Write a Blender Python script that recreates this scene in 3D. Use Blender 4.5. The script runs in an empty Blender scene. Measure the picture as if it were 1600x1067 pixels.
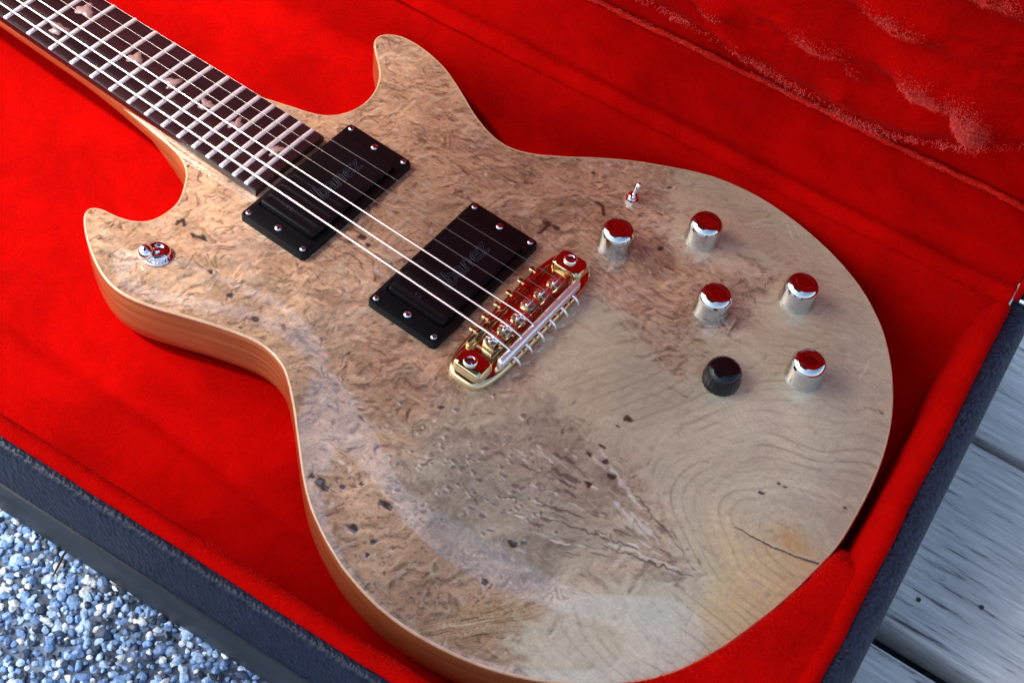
import bpy, bmesh, math, random
import numpy as np
from mathutils import Vector, Matrix
random.seed(7); rng = np.random.default_rng(11)
S = 0.001                                   # everything below is written in millimetres
scene = bpy.context.scene
COL = scene.collection

# ------------------------------------------------------------------ camera
cam = bpy.data.cameras.new('camera'); camo = bpy.data.objects.new('camera', cam); COL.objects.link(camo)
cam.sensor_width = 36; cam.lens = 2305.2/1600*36; cam.clip_start = 0.01; cam.clip_end = 500
right, down, fwd = (Vector(v).normalized() for v in ((0.7999, 0.5901, 0.1092), (0.5291, -0.6076, -0.5924), (-0.2832, 0.5317, -0.7982)))
camo.matrix_world = Matrix(((right.x, -down.x, -fwd.x, 243.1*S), (right.y, -down.y, -fwd.y, -433.7*S), (right.z, -down.z, -fwd.z, 628.6*S), (0, 0, 0, 1)))
scene.camera = camo

# ------------------------------------------------------------------ sky, sun, exposure
SUN_DIR = Vector((-0.84, -0.50, 0.0)).normalized(); SUN_EL = math.radians(52)
world = bpy.data.worlds.new('World'); scene.world = world; world.use_nodes = True
wn = world.node_tree.nodes; wl = world.node_tree.links
sky = wn.new('ShaderNodeTexSky'); sky.sky_type = 'NISHITA'; sky.sun_disc = False
sky.sun_elevation = SUN_EL; sky.sun_rotation = math.atan2(SUN_DIR.x, SUN_DIR.y)
sky.dust_density = 3.0; sky.air_density = 1.0; sky.ozone_density = 1.0
wl.new(sky.outputs[0], wn['Background'].inputs[0]); wn['Background'].inputs[1].default_value = 0.15
sun = bpy.data.lights.new('sun', 'SUN'); suno = bpy.data.objects.new('sun', sun); COL.objects.link(suno)
sun.energy = 2.0; sun.angle = math.radians(4); sun.color = (1.0, 0.95, 0.87)
sv = Vector((SUN_DIR.x*math.cos(SUN_EL), SUN_DIR.y*math.cos(SUN_EL), math.sin(SUN_EL)))
suno.rotation_euler = sv.to_track_quat('Z', 'Y').to_euler(); suno.location = (-1, -1, 2)
scene.view_settings.view_transform = 'Standard'; scene.view_settings.look = 'None'
scene.view_settings.exposure = 1.33; scene.view_settings.gamma = 1.0; scene.view_settings.use_curve_mapping = False

# ------------------------------------------------------------------ helpers
CA = math.radians(5.2); cc, cs = math.cos(CA), math.sin(CA)
def K(x, y, z): return (x*cc - y*cs, x*cs + y*cc, z)          # case axes -> world (mm)
def link(name, me, mat=None, parent=None):
    o = bpy.data.objects.new(name, me); COL.objects.link(o)
    if mat is not None and me is not None: me.materials.append(mat)
    if parent is not None: o.parent = parent
    return o
def empty(name, loc=(0, 0, 0), parent=None):
    o = bpy.data.objects.new(name, None); COL.objects.link(o); o.empty_display_size = .02
    o.location = [c*S for c in loc]
    if parent: o.parent = parent
    return o
def tag(o, label=None, cat=None, group=None, kind=None):
    if label: o['label'] = label
    if cat: o['category'] = cat
    if group: o['group'] = group
    if kind: o['kind'] = kind
    return o
def mesh(name, verts, faces, smooth=True):
    me = bpy.data.meshes.new(name); me.from_pydata([(v[0]*S, v[1]*S, v[2]*S) for v in verts], [], faces); me.update()
    if smooth: me.polygons.foreach_set('use_smooth', [True]*len(me.polygons))
    return me
def fixn(me, angle=None):
    bm = bmesh.new(); bm.from_mesh(me); bmesh.ops.recalc_face_normals(bm, faces=bm.faces)
    if angle is not None:
        for e in bm.edges:
            if len(e.link_faces) == 2 and e.calc_face_angle(0) > angle: e.smooth = False
    bm.to_mesh(me); bm.free(); return me
def boxmesh(name, x0, x1, y0, y1, z0, z1, bev=0.6, seg=2, tf=None):
    bm = bmesh.new()
    bmesh.ops.create_cube(bm, size=1)
    for v in bm.verts:
        v.co = Vector(((x0+x1)/2+v.co.x*(x1-x0), (y0+y1)/2+v.co.y*(y1-y0), (z0+z1)/2+v.co.z*(z1-z0)))
    if bev: bmesh.ops.bevel(bm, geom=bm.edges[:], offset=bev, segments=seg, profile=.5, affect='EDGES')
    for v in bm.verts:
        c = tf(*v.co) if tf else v.co
        v.co = Vector(c)*S
    me = bpy.data.meshes.new(name); bm.to_mesh(me); bm.free()
    for p in me.polygons: p.use_smooth = True
    return fixn(me, math.radians(35))
def lathe(name, prof, n=48, cap=True):
    vs = []; fs = []
    for r, z in prof:
        for k in range(n):
            t = 2*math.pi*k/n; vs.append((r*math.cos(t), r*math.sin(t), z))
    for i in range(len(prof)-1):
        for k in range(n):
            fs.append((i*n+k, i*n+(k+1) % n, (i+1)*n+(k+1) % n, (i+1)*n+k))
    fs.append(tuple(range(n))[::-1]); fs.append(tuple((len(prof)-1)*n+k for k in range(n)))
    return fixn(mesh(name, vs, fs), math.radians(40))
def tube(name, pts, r, n=10, mat=None, parent=None):
    P = [Vector(p) for p in pts]; R = r if isinstance(r, (list, tuple)) else [r]*len(P)
    vs = []; fs = []
    for i, p in enumerate(P):
        t = (P[min(i+1, len(P)-1)]-P[max(i-1, 0)]).normalized()
        u = t.cross(Vector((0, 0, 1)) if abs(t.z) < .95 else Vector((1, 0, 0))).normalized(); w = t.cross(u)
        for k in range(n):
            a = 2*math.pi*k/n; q = p+(u*math.cos(a)+w*math.sin(a))*R[i]; vs.append(tuple(q))
    for i in range(len(P)-1):
        for k in range(n): fs.append((i*n+k, i*n+(k+1) % n, (i+1)*n+(k+1) % n, (i+1)*n+k))
    fs.append(tuple(range(n))); fs.append(tuple((len(P)-1)*n+k for k in range(n))[::-1])
    me = fixn(mesh(name, vs, fs), math.radians(60))
    return link(name, me, mat, parent)
def grid(name, V, mat=None, parent=None, smooth=True):
    """V: array rows x cols x 3 (mm)"""
    r, c, _ = V.shape; vs = V.reshape(-1, 3)
    fs = [(i*c+j, i*c+j+1, (i+1)*c+j+1, (i+1)*c+j) for i in range(r-1) for j in range(c-1)]
    return link(name, mesh(name, [tuple(v) for v in vs], fs, smooth), mat, parent)

# numpy noise
_lat = rng.random((256, 256))
def vnoise(x, y, seed=0):
    x = np.asarray(x, float)+seed*17.31; y = np.asarray(y, float)+seed*9.77
    xi = np.floor(x).astype(int); yi = np.floor(y).astype(int); fx = x-xi; fy = y-yi
    fx = fx*fx*fx*(fx*(fx*6-15)+10); fy = fy*fy*fy*(fy*(fy*6-15)+10)
    g = lambda i, j: _lat[i & 255, j & 255]
    return (g(xi, yi)*(1-fx)+g(xi+1, yi)*fx)*(1-fy)+(g(xi, yi+1)*(1-fx)+g(xi+1, yi+1)*fx)*fy
def fbm(x, y, oct=4, seed=0):
    s = 0; a = .5; t = 0
    for o in range(oct):
        s = s+a*vnoise(x*2**o, y*2**o, seed+o*3); t += a; a *= .5
    return s/t
def sstep(a, b, x):
    t = np.clip((x-a)/(b-a), 0, 1); return t*t*(3-2*t)

def fuzz(name, P, Dn, Ln, w, mat, parent_fn, label=None):
    P = np.asarray(P, float); Dn = np.asarray(Dn, float); Dn = Dn/np.linalg.norm(Dn, axis=1)[:, None]; n = len(P); Ln = np.asarray(Ln)[:, None]
    side = np.cross(Dn, rng.normal(size=(n, 3))); side /= np.linalg.norm(side, axis=1)[:, None]
    bend = rng.normal(size=(n, 3))*.35
    a = P-side*w; b = P+side*w; m1 = P+Dn*Ln*.55-side*w*.7; m2 = P+Dn*Ln*.55+side*w*.7; t = P+(Dn+bend)*Ln
    V = np.stack([a, b, m2, m1, t], 1).reshape(-1, 3)*S; k = np.arange(n)*5
    F = [(i, i+1, i+2, i+3) for i in k.tolist()]+[(i+3, i+2, i+4) for i in k.tolist()]
    me = bpy.data.meshes.new(name); me.from_pydata(V.tolist(), [], F); me.update()
    o = link(name, me, mat); o['kind'] = 'stuff'; parent_fn(o); return o

# ------------------------------------------------------------------ materials
def newmat(name):
    m = bpy.data.materials.new(name); m.use_nodes = True
    nt = m.node_tree; return m, nt, nt.nodes['Principled BSDF']
def pset(b, **kw):
    for k, v in kw.items():
        key = {'base': 'Base Color', 'rough': 'Roughness', 'metal': 'Metallic', 'spec': 'Specular IOR Level', 'coat': 'Coat Weight', 'coatr': 'Coat Roughness',
               'sheen': 'Sheen Weight', 'sheenr': 'Sheen Roughness', 'sheent': 'Sheen Tint', 'aniso': 'Anisotropic'}[k]
        b.inputs[key].default_value = (*v, 1) if isinstance(v, tuple) and len(v) == 3 else v
def simple(name, base, rough=.5, metal=0, **kw):
    m, nt, b = newmat(name); pset(b, base=base, rough=rough, metal=metal, **kw); return m
def noise_node(nt, scale, detail=4, rough=.55, vec=None, dist=0):
    n = nt.nodes.new('ShaderNodeTexNoise'); n.inputs['Scale'].default_value = scale; n.inputs['Detail'].default_value = detail
    n.inputs['Roughness'].default_value = rough; n.inputs['Distortion'].default_value = dist
    if vec is not None: nt.links.new(vec, n.inputs['Vector'])
    return n
def coords(nt, scale=(1, 1, 1), rot=(0, 0, 0)):
    tc = nt.nodes.new('ShaderNodeTexCoord'); mp = nt.nodes.new('ShaderNodeMapping')
    mp.inputs['Scale'].default_value = scale; mp.inputs['Rotation'].default_value = rot
    nt.links.new(tc.outputs['Object'], mp.inputs['Vector']); return mp.outputs[0]
def ramp(nt, src, stops):
    r = nt.nodes.new('ShaderNodeValToRGB'); e = r.color_ramp.elements
    while len(e) < len(stops): e.new(.5)
    for i, (p, c) in enumerate(stops): e[i].position = p; e[i].color = (*c, 1)
    nt.links.new(src, r.inputs[0]); return r.outputs[0]
def bump(nt, b, src, strength=.3, dist=.001, prev=None):
    n = nt.nodes.new('ShaderNodeBump'); n.inputs['Strength'].default_value = strength; n.inputs['Distance'].default_value = dist
    nt.links.new(src, n.inputs['Height'])
    if prev: nt.links.new(prev, n.inputs['Normal'])
    nt.links.new(n.outputs[0], b.inputs['Normal']); return n.outputs[0]
def mixc(nt, fac, a, b_, mode='MIX'):
    m = nt.nodes.new('ShaderNodeMix'); m.data_type = 'RGBA'; m.blend_type = mode
    for sock, v in ((m.inputs[0], fac), (m.inputs[6], a), (m.inputs[7], b_)):
        if isinstance(v, (int, float)): sock.default_value = v
        elif isinstance(v, tuple): sock.default_value = (*v, 1)
        else: nt.links.new(v, sock)
    return m.outputs[2]

# red plush
def plush(name, col=(0.52, 0.0012, 0.0005), sheen=.06, fuzz=.5):
    m, nt, b = newmat(name); pset(b, rough=.9, spec=.02, sheen=sheen, sheenr=.35, sheent=(1.0, .06, .04))
    v = coords(nt); big = noise_node(nt, 16, 7, .68, v, .5); fine = noise_node(nt, 900, 3, .6, v); mid = noise_node(nt, 130, 4, .6, coords(nt, (1, 1, .6)))
    d = tuple(c*.5 for c in col)
    c1 = ramp(nt, big.outputs[0], [(.34, d), (.62, col)])
    c2 = mixc(nt, .45, c1, ramp(nt, fine.outputs[0], [(.3, tuple(c*.5 for c in col)), (.7, col)]))
    nt.links.new(c2, b.inputs['Base Color'])
    p = bump(nt, b, mid.outputs[0], .35*fuzz, .002); bump(nt, b, fine.outputs[0], .6*fuzz, .0008, p)
    return m
M_plush = plush('red_plush'); M_plush_lid = plush('red_plush_crushed', sheen=.12, fuzz=.9)
pset(M_plush_lid.node_tree.nodes['Principled BSDF'], rough=.8, spec=.06, sheenr=.4, sheent=(1.0, .10, .09))
M_plush_lid.node_tree.nodes['Principled BSDF'].inputs['Specular Tint'].default_value = (1, .2, .2, 1)
M_fuzz = simple('red_plush_fibre', (.74, .010, .006), .6, 0, spec=.05)
M_fuzz_glint = simple('plush_fibre_glint', (.97, .14, .11), .5, 0, spec=.1)  # paler pile colour stands in for glints on the crushed plush
M_piping = plush('red_piping', (0.62, .012, .006), .6, 1.0)

def tolex_mat():
    m, nt, b = newmat('black_tolex'); pset(b, base=(.018, .022, .032), rough=.5, spec=.22)
    v = coords(nt, (1, 1, .5)); n1 = noise_node(nt, 260, 4, .6, v, .6); vo = nt.nodes.new('ShaderNodeTexVoronoi'); vo.feature = 'SMOOTH_F1'; vo.inputs['Scale'].default_value = 520; nt.links.new(v, vo.inputs['Vector'])
    nt.links.new(ramp(nt, n1.outputs[0], [(.35, (.007, .010, .020)), (.7, (.014, .020, .042))]), b.inputs['Base Color'])
    pset(b, rough=.38, spec=.3)
    p = bump(nt, b, n1.outputs[0], .55, .0016); bump(nt, b, vo.outputs['Distance'], .7, .0012, p)
    return m
M_tolex = tolex_mat()
def trim_mat():
    m, nt, b = newmat('grey_vinyl_trim'); pset(b, rough=.5, spec=.4)
    n = noise_node(nt, 60, 5, .6, coords(nt, (.25, 1, 1.5)))
    nt.links.new(ramp(nt, n.outputs[0], [(.3, (.018, .022, .029)), (.7, (.036, .042, .05))]), b.inputs['Base Color'])
    bump(nt, b, noise_node(nt, 500, 3, .6, coords(nt)).outputs[0], .25, .0005); return m
M_trim = trim_mat()
M_chrome = simple('chrome', (.86, .86, .88), .06, 1.0); M_knob = simple('worn_chrome', (.56, .57, .54), .10, 1.0)
M_steel = simple('nickel_screw', (.62, .60, .58), .22, 1.0)
M_string = simple('string_wire', (.95, .94, .93), .30, 1.0); M_plain = simple('plain_string_wire', (.17, .15, .145), .25, 1.0)
M_fret = simple('fret_wire', (.95, .92, .90), .36, .55)
M_gold = simple('gold_plating', (.66, .50, .28), .13, 1.0)
M_saddle = simple('nickel_saddle', (.90, .87, .80), .24, 1.0)
M_black = simple('black_plastic', (.004, .004, .005), .32, 0, spec=.18)
M_cover = simple('black_pickup_cover', (.005, .0045, .006), .25, 0, spec=.20)
M_letter = simple('engraved_lettering', (.045, .05, .075), .4, .2)
M_knobblk = simple('black_knob_plastic', (.004, .004, .005), .16, 0, spec=.35)
M_pearl = simple('pearl_inlay', (.34, .21, .20), .20, 0, coat=.6, coatr=.08)
def ebony():
    m, nt, b = newmat('dark_fretboard_wood'); pset(b, rough=.28, spec=.5)
    n = noise_node(nt, 120, 6, .65, coords(nt, (.08, 1, 1)))
    nt.links.new(ramp(nt, n.outputs[0], [(.3, (.007, .003, .005)), (.7, (.032, .010, .012))]), b.inputs['Base Color'])
    bump(nt, b, n.outputs[0], .25, .0004); return m
M_ebony = ebony()
def sidewood():
    m, nt, b = newmat('amber_side_wood'); pset(b, rough=.28, coat=.7, coatr=.07, spec=.4)
    n = noise_node(nt, 90, 7, .62, coords(nt, (.12, .12, 2.2)), .6)
    nt.links.new(ramp(nt, n.outputs[0], [(.25, (.19, .06, .022)), (.5, (.38, .14, .048)), (.75, (.56, .24, .085))]), b.inputs['Base Color'])
    bump(nt, b, n.outputs[0], .08, .0004); return m
M_side = sidewood()
def maple():
    m, nt, b = newmat('pale_maple_binding'); pset(b, rough=.25, coat=.8, coatr=.06)
    n = noise_node(nt, 120, 5, .6, coords(nt, (1, 1, .4)))
    nt.links.new(ramp(nt, n.outputs[0], [(.3, (.50, .30, .16)), (.7, (.70, .46, .28))]), b.inputs['Base Color']); return m
M_maple = maple()
def burl():
    m, nt, b = newmat('burl_maple_top'); pset(b, rough=.36, spec=.4, coat=1.0, coatr=.045); b.inputs['Coat IOR'].default_value = 1.8
    at = nt.nodes.new('ShaderNodeVertexColor'); at.layer_name = 'figure'
    f = noise_node(nt, 700, 4, .65, coords(nt)); f2 = noise_node(nt, 45, 4, .6, coords(nt))
    c = mixc(nt, .30, at.outputs['Color'], ramp(nt, f.outputs[0], [(.3, (.55, .53, .52)), (.7, (1.25, 1.25, 1.25))]), 'MULTIPLY')
    nt.links.new(c, b.inputs['Base Color'])
    nt.links.new(ramp(nt, f2.outputs[0], [(.3, (.28,)*3), (.7, (.46,)*3)]), b.inputs['Roughness'])
    lum = nt.nodes.new('ShaderNodeRGBToBW'); nt.links.new(at.outputs['Color'], lum.inputs[0])
    bump(nt, b, lum.outputs[0], .22, .0012); return m
M_burl = burl()
def weathered(name, seed):
    m, nt, b = newmat(name); pset(b, rough=.62, spec=.35)
    v = coords(nt, (.07, 1, 1)); n = noise_node(nt, 260, 10, .72, v, .35); big = noise_node(nt, 9, 4, .6, coords(nt)); sp = noise_node(nt, 60, 3, .5, coords(nt, (.5, 1, 1)))
    c = ramp(nt, n.outputs[0], [(.36, (.08, .075, .07)), (.43, (.44, .44, .42)), (.60, (.62, .61, .57)), (.66, (.70, .69, .65))])
    c = mixc(nt, .55, c, ramp(nt, big.outputs[0], [(.3, (.8, .82, .86)), (.7, (1.5, 1.5, 1.5))]), 'MULTIPLY')
    c = mixc(nt, .8, c, ramp(nt, sp.outputs[0], [(.24, (.25, .22, .22)), (.32, (1, 1, 1))]), 'MULTIPLY')
    nt.links.new(c, b.inputs['Base Color']); bump(nt, b, n.outputs[0], .8, .003); return m
M_deck = weathered('weathered_deck_wood', 0)

# ------------------------------------------------------------------ the ground: gravel, sheet and deck
def ground():
    m, nt, b = newmat('gravel_bed'); pset(b, rough=.8)
    v = nt.nodes.new('ShaderNodeTexVoronoi'); v.inputs['Scale'].default_value = 150; nt.links.new(coords(nt), v.inputs['Vector'])
    nt.links.new(ramp(nt, v.outputs['Color'], [(.1, (.03, .045, .07)), (.6, (.08, .11, .16)), (.95, (.2, .25, .32))]), b.inputs['Base Color'])
    bump(nt, b, v.outputs['Distance'], .8, .004)
    E_ = 20000; x0 = 80
    pts = [(-E_, -E_, -60.6), (x0, -E_, -60.6), (x0, E_, -60.6), (-E_, E_, -60.6), (x0, -E_, -112), (E_, -E_, -112), (E_, E_, -112), (x0, E_, -112)]
    o = link('ground', mesh('ground', [K(*p) for p in pts], [(0, 1, 2, 3), (1, 4, 7, 2), (4, 5, 6, 7)], False), m)
    tag(o, kind='structure')
    # pebbles: a bed nobody could count
    bm = bmesh.new(); bmesh.ops.create_icosphere(bm, subdivisions=2, radius=1); bm.verts.ensure_lookup_table()
    ico = np.array([v.co[:] for v in bm.verts]); icf = np.array([[v.index for v in f.verts] for f in bm.faces]); bm.free()
    V = []; F = []; Cc = []; n0 = 0
    cell = 3.3
    xs = np.arange(-340, 120, cell); ys = np.arange(-400, -203, cell)
    for i, x in enumerate(xs):
        for j, y in enumerate(ys):
            if rng.random() < .06: continue
            px = x+rng.uniform(-.45, .45)*cell+(.5*cell if j % 2 else 0); py = y+rng.uniform(-.45, .45)*cell
            r = rng.choice([1.4, 1.9, 2.3, 2.9, 3.7], p=[.2, .34, .28, .14, .04])
            sc = np.array([r*rng.uniform(.8, 1.35), r*rng.uniform(.7, 1.1), r*rng.uniform(.55, .85)])
            a = rng.uniform(0, 6.28); ca, sa = math.cos(a), math.sin(a)
            lum = ico @ rng.normal(size=3)
            q = ico*(1+.10*np.sin(lum*2.2+rng.uniform(0, 6))+.10*np.sin((ico @ rng.normal(size=3))*3.1+rng.uniform(0, 6)))[:, None]*sc
            for _k in range(5):
                nn_ = rng.normal(size=3); nn_ /= np.linalg.norm(nn_); dd_ = (q/sc) @ nn_; q = q-np.outer(np.maximum(0, dd_-.66), nn_)*sc
            q = np.c_[q[:, 0]*ca-q[:, 1]*sa, q[:, 0]*sa+q[:, 1]*ca, q[:, 2]]
            c = np.array(K(px, py, 0)); q += c+np.array([0, 0, -60.4+rng.uniform(-.9, 1.1)])
            V.append(q); F.append(icf+n0); n0 += len(ico)
            t = rng.random()
            if t < .13: col = np.array([.86, .90, .90])*rng.uniform(.8, 1.0)
            elif t < .40: col = np.array([.46, .64, .86])*rng.uniform(.75, 1.1)
            elif t < .80: col = np.array([.19, .32, .54])*rng.uniform(.7, 1.25)
            else: col = np.array([.045, .07, .12])*rng.uniform(.6, 1.2)
            Cc.append(np.tile(np.append(col, 1), (len(ico), 1)))
    V = np.concatenate(V); F = np.concatenate(F); Cc = np.concatenate(Cc)
    me = bpy.data.meshes.new('pebbles'); me.from_pydata((V*S).tolist(), [], F.tolist()); me.update()
    ca_ = me.color_attributes.new('tint', 'FLOAT_COLOR', 'POINT'); ca_.data.foreach_set('color', Cc.ravel())
    m2, nt, b = newmat('blue_grey_pebble'); pset(b, rough=.38, spec=.5)
    at = nt.nodes.new('ShaderNodeVertexColor'); at.layer_name = 'tint'
    nn = noise_node(nt, 420, 5, .65, coords(nt))
    nt.links.new(mixc(nt, .9, at.outputs[0], ramp(nt, nn.outputs[0], [(.3, (.4,)*3), (.7, (1.35,)*3)]), 'MULTIPLY'), b.inputs['Base Color'])
    bump(nt, b, nn.outputs[0], .3, .0006)
    po = link('pebbles', me, m2); tag(po, 'bed of small blue-grey and white pebbles beside the open case', 'gravel', kind='stuff')
    # deck
    deck = empty('wooden_deck', (300, 60, -62)); tag(deck, kind='structure')
    g = math.radians(3.2)
    edges = [(-434, -296), (-289, -153), (-146, -10.5), (-3.2, 134), (141, 279), (286, 424)]
    pk_ = {}
    for k, (y0, y1) in enumerate(edges):
        L0, L1 = -150, 1500
        nx, ny = 90, 16; rows = []
        me = boxmesh('plank', L0, L1, y0-60, y1-60, -25, 0, bev=4.0, seg=4)
        o = link('plank', me, M_deck if k % 2 else M_deck, deck); o.rotation_euler = (0, 0, g)
        o.location = (random.uniform(-.3, 0), 0, random.uniform(-.0006, 0))
        pk_[k] = o
        # cut the plank's own length so that its grain differs from its neighbours
        for v in me.vertices: v.co.x -= o.location.x
ground()

# ------------------------------------------------------------------ the porch roof, unseen, added for the shadow its edge throws on the guitar body
def shade():
    m, nt, b = newmat('shade_roof_boards'); pset(b, rough=.8)
    n = noise_node(nt, 14, 5, .6, coords(nt, (.15, 1, 1)))
    nt.links.new(ramp(nt, n.outputs[0], [(.3, (.10, .075, .055)), (.7, (.20, .155, .115))]), b.inputs['Base Color'])
    hz = 2250.; xb = ROOF_EDGE-hz/math.tan(SUN_EL)*abs(SUN_DIR.x)
    o = link('shade_roof', boxmesh('shade_roof', xb, 330, -1500, 655, hz, hz+60, 5, 2), m); tag(o, kind='structure')
    for k in range(4):
        link('shade_rafter', boxmesh('shade_rafter', xb+20, 320, -1400+k*620, -1330+k*620, hz-120, hz-1, 4, 2), m, o)
ROOF_EDGE = -135.
shade()

# ------------------------------------------------------------------ the case
case = empty('guitar_case', K(0, -30, -62))
tag(case, 'open black guitar case lined with bright red plush, holding the guitar', 'guitar case')
CASE0 = Vector(case.location)
def child(o, root=case): o.parent = root; o.matrix_parent_inverse = Matrix.Translation(-Vector(root.location)) if root.parent is None else Matrix.Identity(4); return o

XL, XR = -905.0, 252.0; YF, YB = -231.0, 182.0
def prism_profile(name, prof, a0, a1, mat, axis='x', step=None, parent=None):
    """closed profile (u,z) swept along the case x or y axis"""
    n = len(prof); ts = np.linspace(a0, a1, 2 if not step else max(2, int(abs(a1-a0)/step)))
    vs = []; fs = []
    for t in ts:
        for u, z in prof: vs.append(K(t, u, z) if axis == 'x' else K(u, t, z))
    for i in range(len(ts)-1):
        for k in range(n): fs.append((i*n+k, i*n+(k+1) % n, (i+1)*n+(k+1) % n, (i+1)*n+k))
    fs.append(tuple(range(n))); fs.append(tuple((len(ts)-1)*n+k for k in range(n))[::-1])
    return child(link(name, fixn(mesh(name, vs, fs), math.radians(50)), mat), parent or case)
def wallprof(o, i, s):
    if abs(o-i) < 8: return [(i, -58), (o, -58), (o, 6), (o-s*.6, 8.6), (o-s*1.8, 10.2), (o-s*3.2, 10.6), (i, 9.8)]
    return wallprof2(o, i, s)
def wallprof2(o, i, s):     # outer u, inner u, sign towards the outside
    return [(i, -58), (o, -58), (o, 5), (o-s*.8, 8.2), (o-s*2.6, 10.2), (o-s*5, 10.9), (i+s*2, 10.6), (i, 9.8)]
prism_profile('front_wall', wallprof(-222.3, -216.5, -1), XL, XR-2, M_tolex)
prism_profile('end_wall', wallprof(251.5, 238, 1), -214.5, 180, M_tolex, 'y')
prism_profile('back_wall', wallprof(181, 169.5, 1), XL, XR-15.5, M_tolex)
prism_profile('head_wall', wallprof(XL-12, XL-.5, -1), -222, YB-2, M_tolex, 'y')
child(link('case_bottom', boxmesh('case_bottom', XL-10, XR-1, -221, YB-2, -62, -56, 2, 2, K), M_tolex))
def trimprof(o, i, s): return [(i, -61), (o+s*.5, -61), (o+s*1.9, -57), (o+s*2.2, -46), (o+s*1.6, -33), (o+s*.9, -30.2), (i, -30)]
prism_profile('lower_trim', trimprof(-222.6, -219, -1), XL, 60, M_trim)
prism_profile('lower_trim', trimprof(-222.6, -219, -1), 60.8, XR, M_trim)
prism_profile('lower_trim', trimprof(251.8, 246, 1), -222, 182, M_trim, 'y')

# plush lining: one trough from the front rim over the floor to the hinge
prof = [(-217.2, 9), (-216.6, 11.6), (-214.6, 13.6), (-211.8, 14.2), (-209, 13.2), (-207.2, 10.6), (-206.4, 6), (-206, -6), (-205.4, -30), (-203, -39), (-197, -44)]
flo = [(y, -44.6) for y in np.arange(-188, 140, 4.0)]
prof2 = [(144, -43.2), (150, -39), (154, -31), (156, -18), (159.6, -4), (160.8, 3), (162.2, 7.4), (163.6, 10.2), (166, 11.7), (170, 12.2), (175, 11.6)]
P = np.array(prof+flo+prof2)
xs = np.arange(-880, 237, 3.4)
X, I = np.meshgrid(xs, np.arange(len(P)), indexing='ij')
U = P[I, 0]; Z = P[I, 1]
nz = (fbm(X/60, U/50, 3, 5)-.5)*4.0+(fbm(X/14, U/14, 3, 8)-.5)*1.3
isf = (np.abs(U) < 186)
crease = np.exp(-((U+148+.10*(X+100)+5*np.sin(X/60))/5)**2)*sstep(-320, -220, X)*(1-sstep(-60, 30, X))
Zf = Z+nz*np.where(isf, 1.0, .35)-3.4*crease*isf
Uf = U+(fbm(X/25, Z/25, 3, 9)-.5)*np.where(isf, 0, 1.6)
Uf = Uf+np.where(U > 150, 5.0*np.exp(-((X-75)/62)**2), 0)
Vv = np.stack([X*cc-Uf*cs, X*cs+Uf*cc, Zf], -1)
child(grid('lining', Vv, M_plush))
# end padding, sloping down from the end rim
ep = np.array([(239, 9), (238.4, 11.6), (236.4, 13.2), (233.4, 13.0), (230.4, 10.5), (227.6, 5), (225.2, -3), (223.4, -12), (222.2, -24), (221.4, -36), (220, -47)])
ys = np.arange(-206, 162, 3.0); Yg, I = np.meshgrid(ys, np.arange(len(ep)), indexing='ij')
U = ep[I, 0]+(fbm(Yg/30, ep[I, 1]/20, 3, 21)-.5)*2.4; Z = ep[I, 1]+(fbm(Yg/26, ep[I, 0]/20, 3, 22)-.5)*1.6
child(grid('end_padding', np.stack([U*cc-Yg*cs, U*cs+Yg*cc, Z], -1)[:, ::-1], M_plush))

# ------------------------------------------------------------------ guitar outline
bassP = [(-267.6, -25.5), (-253.4, -26.7), (-238.7, -28.2), (-224.8, -29.6), (-212, -31.2), (-202.1, -33.7), (-194.4, -38.1), (-189.3, -43.5), (-181.6, -56), (-179.8, -65.3), (-181.6, -77), (-186.4, -83), (-191.8, -86.1),
 (-198.6, -88.2), (-206.9, -89.6), (-212.2, -92.0), (-213.2, -96.7), (-209.2, -101.8), (-199.7, -109.3), (-188.2, -116.2), (-176, -121.8), (-164.2, -124.7), (-152.6, -124.2), (-141.5, -121.4), (-131.9, -118), (-122.4, -114.2), (-109.9, -109.5),
 (-92.8, -104), (-80.2, -101.6), (-69, -102.8), (-60.7, -105.6), (-52.7, -111), (-41.1, -120.4), (-27, -133.2), (-9.9, -148.5), (3.5, -158.6), (18.6, -166.7), (30.8, -171.8), (42.6, -175.5), (62, -179), (81.6, -179.2), (100.8, -176.5), (119.9, -171.5), (137.7, -164)]
tailP = [(156, -153), (174, -138.5), (188.5, -121), (199.5, -98), (207.5, -72), (213.5, -46)]
trebP = [(217.4, -20.1), (218.6, -4), (217.6, 16), (215.3, 36.9), (211.2, 58.1), (204.3, 80), (196, 97.5), (185.9, 114), (171.2, 131.9), (153, 146.6), (136.7, 155.6), (120.2, 162), (102.6, 166.6), (85.4, 169.4), (63.8, 170.2), (41.6, 166.7), (26.8, 161.2),
 (14.6, 155), (-3.4, 145), (-21.3, 132.4), (-37.8, 118.9), (-53.2, 107.7), (-66.4, 102.2), (-80.3, 102.6), (-98, 109), (-116.6, 119), (-133, 127.2), (-145.7, 131.2), (-156.4, 133.2), (-168.3, 133.6), (-176.8, 131.9), (-182.9, 127.6), (-185.8, 122.6), (-184.8, 117.6),
 (-181.1, 113.2), (-173.1, 106.3), (-165.1, 99), (-160.4, 92.5), (-156, 82.9), (-154.2, 71.8), (-156, 60.9), (-160, 53), (-166.2, 47), (-174.6, 43.3), (-183.9, 40.4), (-195, 36.6), (-210, 32.2), (-228, 29.4), (-248, 27.4), (-267.6, 26.2)]
ctrl = np.array(bassP+tailP+trebP)
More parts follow.
